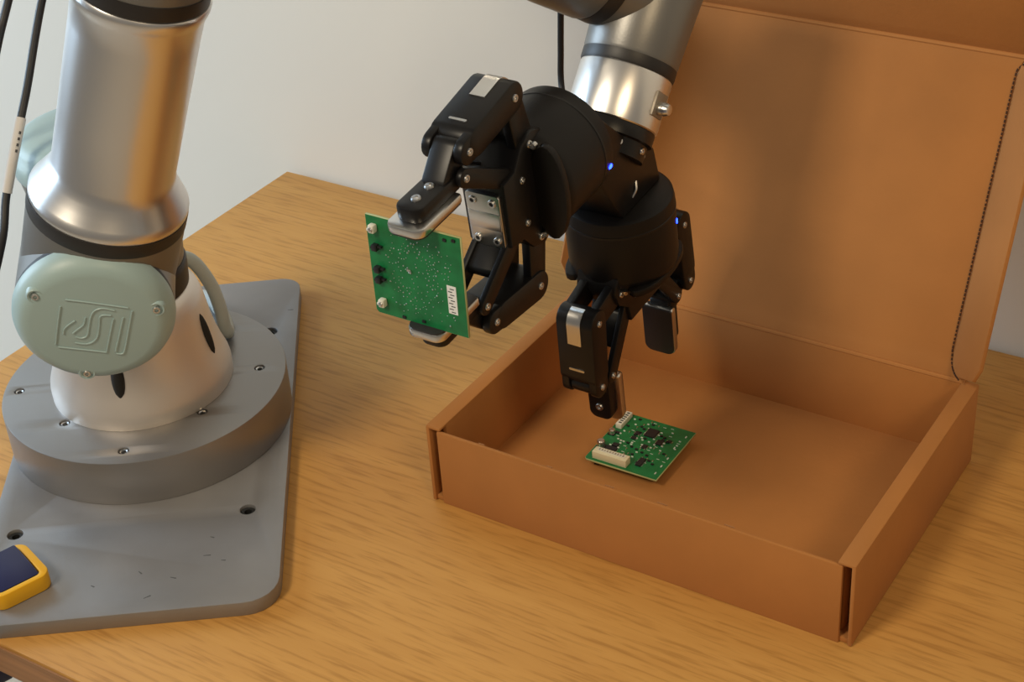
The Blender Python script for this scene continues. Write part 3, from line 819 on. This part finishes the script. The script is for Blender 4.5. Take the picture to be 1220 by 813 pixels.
cb2 = tube('signal_cable', [E0 - An * 0.055 + V((-0.040, -0.02, 0.02)), E0 - An * 0.055 + V((-0.080, -0.01, -0.005)), (0.215, -0.375, 0.510), (0.178, -0.400, 0.430), (0.1719, -0.4353, 0.3694), (0.1708, -0.4479, 0.3498), (0.165, -0.475, 0.30), (0.13, -0.52, 0.20), (0.07, -0.56, 0.07), (0.035, -0.575, 0.016), (0.01, -0.580, 0.006)], 0.0029, 'cable_black')
cb2['label'] = 'black cable crossing the upper left corner of the picture'; cb2['category'] = 'cable'
hc = tube('signal_cable', [(0.4790, -0.22, 0.385), (0.4780, -0.22, 0.350), (0.4770, -0.22, 0.3279), (0.4756, -0.22, 0.3015), (0.4760, -0.222, 0.2757), (0.492, -0.24, 0.258), (0.520, -0.262, 0.262), (0.535, -0.285, 0.272)], 0.0023, 'cable_black')
hc['label'] = 'short black cable hanging from the wrist behind the left gripper'; hc['category'] = 'cable'
tube('power_cable', [(0.188, -0.345, 0.090), (0.1900, -0.3450, 0.118), (0.1954, -0.3440, 0.126), (0.2016, -0.3390, 0.118), (0.2092, -0.3350, 0.099), (0.2152, -0.3360, 0.080), (0.2171, -0.3370, 0.066), (0.216, -0.333, 0.0565), (0.195, -0.315, 0.0560), (0.15, -0.285, 0.045), (0.10, -0.26, 0.0185), (0.045, -0.25, 0.0125), (0.02, -0.25, 0.0060), (0.01, -0.25, 0.0058)], 0.0055, 'cable_grey', ra, 12, 10, 'pale grey cable looping out behind the base cone')

# ------------------------------------------------------------------ clamp on the plate corner
CA = V((0.31, 0.95, 0)).normalized(); CB_ = V((-0.95, 0.31, 0)).normalized()
CF = Fr((0.2560, -0.6065, PZ + 0.0002), CB_, CA, (0, 0, 1))
ck = empty('bar_clamp', (0.2520, -0.6050, PZ), 'yellow and navy blue bar clamp gripping the corner of the steel plate', 'clamp')
prism('pad', [rrect(-0.0125, 0.034, -0.026, 0.0165, 0.0085, 6), rrect(-0.0078, 0.0295, -0.0215, 0.0105, 0.004, 6)], CF, 0.0, 0.0125, 'yellow', ck, 0.0009)
jf = Fr(CF.p(0, 0, 0), CF.x, CF.z, CF.y)      # (across, up) extruded along the pad
jaw = prism('jaw', [[(-0.0076, 0.0005), (-0.0074, 0.0125), (-0.001, 0.0140), (0.010, 0.0152), (0.0295, 0.0158), (0.0295, 0.0005)]], jf, -0.0212, 0.0096, 'navy', ck, 0.0015)
prism('jaw_arm', [[(0.014, 0.0130), (0.046, 0.0130), (0.046, 0.0175), (0.014, 0.0157)]], jf, -0.080, -0.012, 'navy', ck, 0.001)
br = CF.p(0.034, -0.066, 0)
box('bar', Fr((br.x, br.y, 0), CB_, CA, (0, 0, 1)), (0, 0, -0.09), (0.016, 0.006, 0.28), 'screw', ck, 0.0008)
box('lower_jaw', Fr((br.x, br.y, 0), CB_, CA, (0, 0, 1)), (0, 0.018, -0.062), (0.026, 0.06, 0.03), 'navy', ck, 0.004)
box('lower_pad', Fr((br.x, br.y, 0), CB_, CA, (0, 0, 1)), (0, 0.040, -0.0375), (0.028, 0.034, 0.020), 'yellow', ck, 0.003)
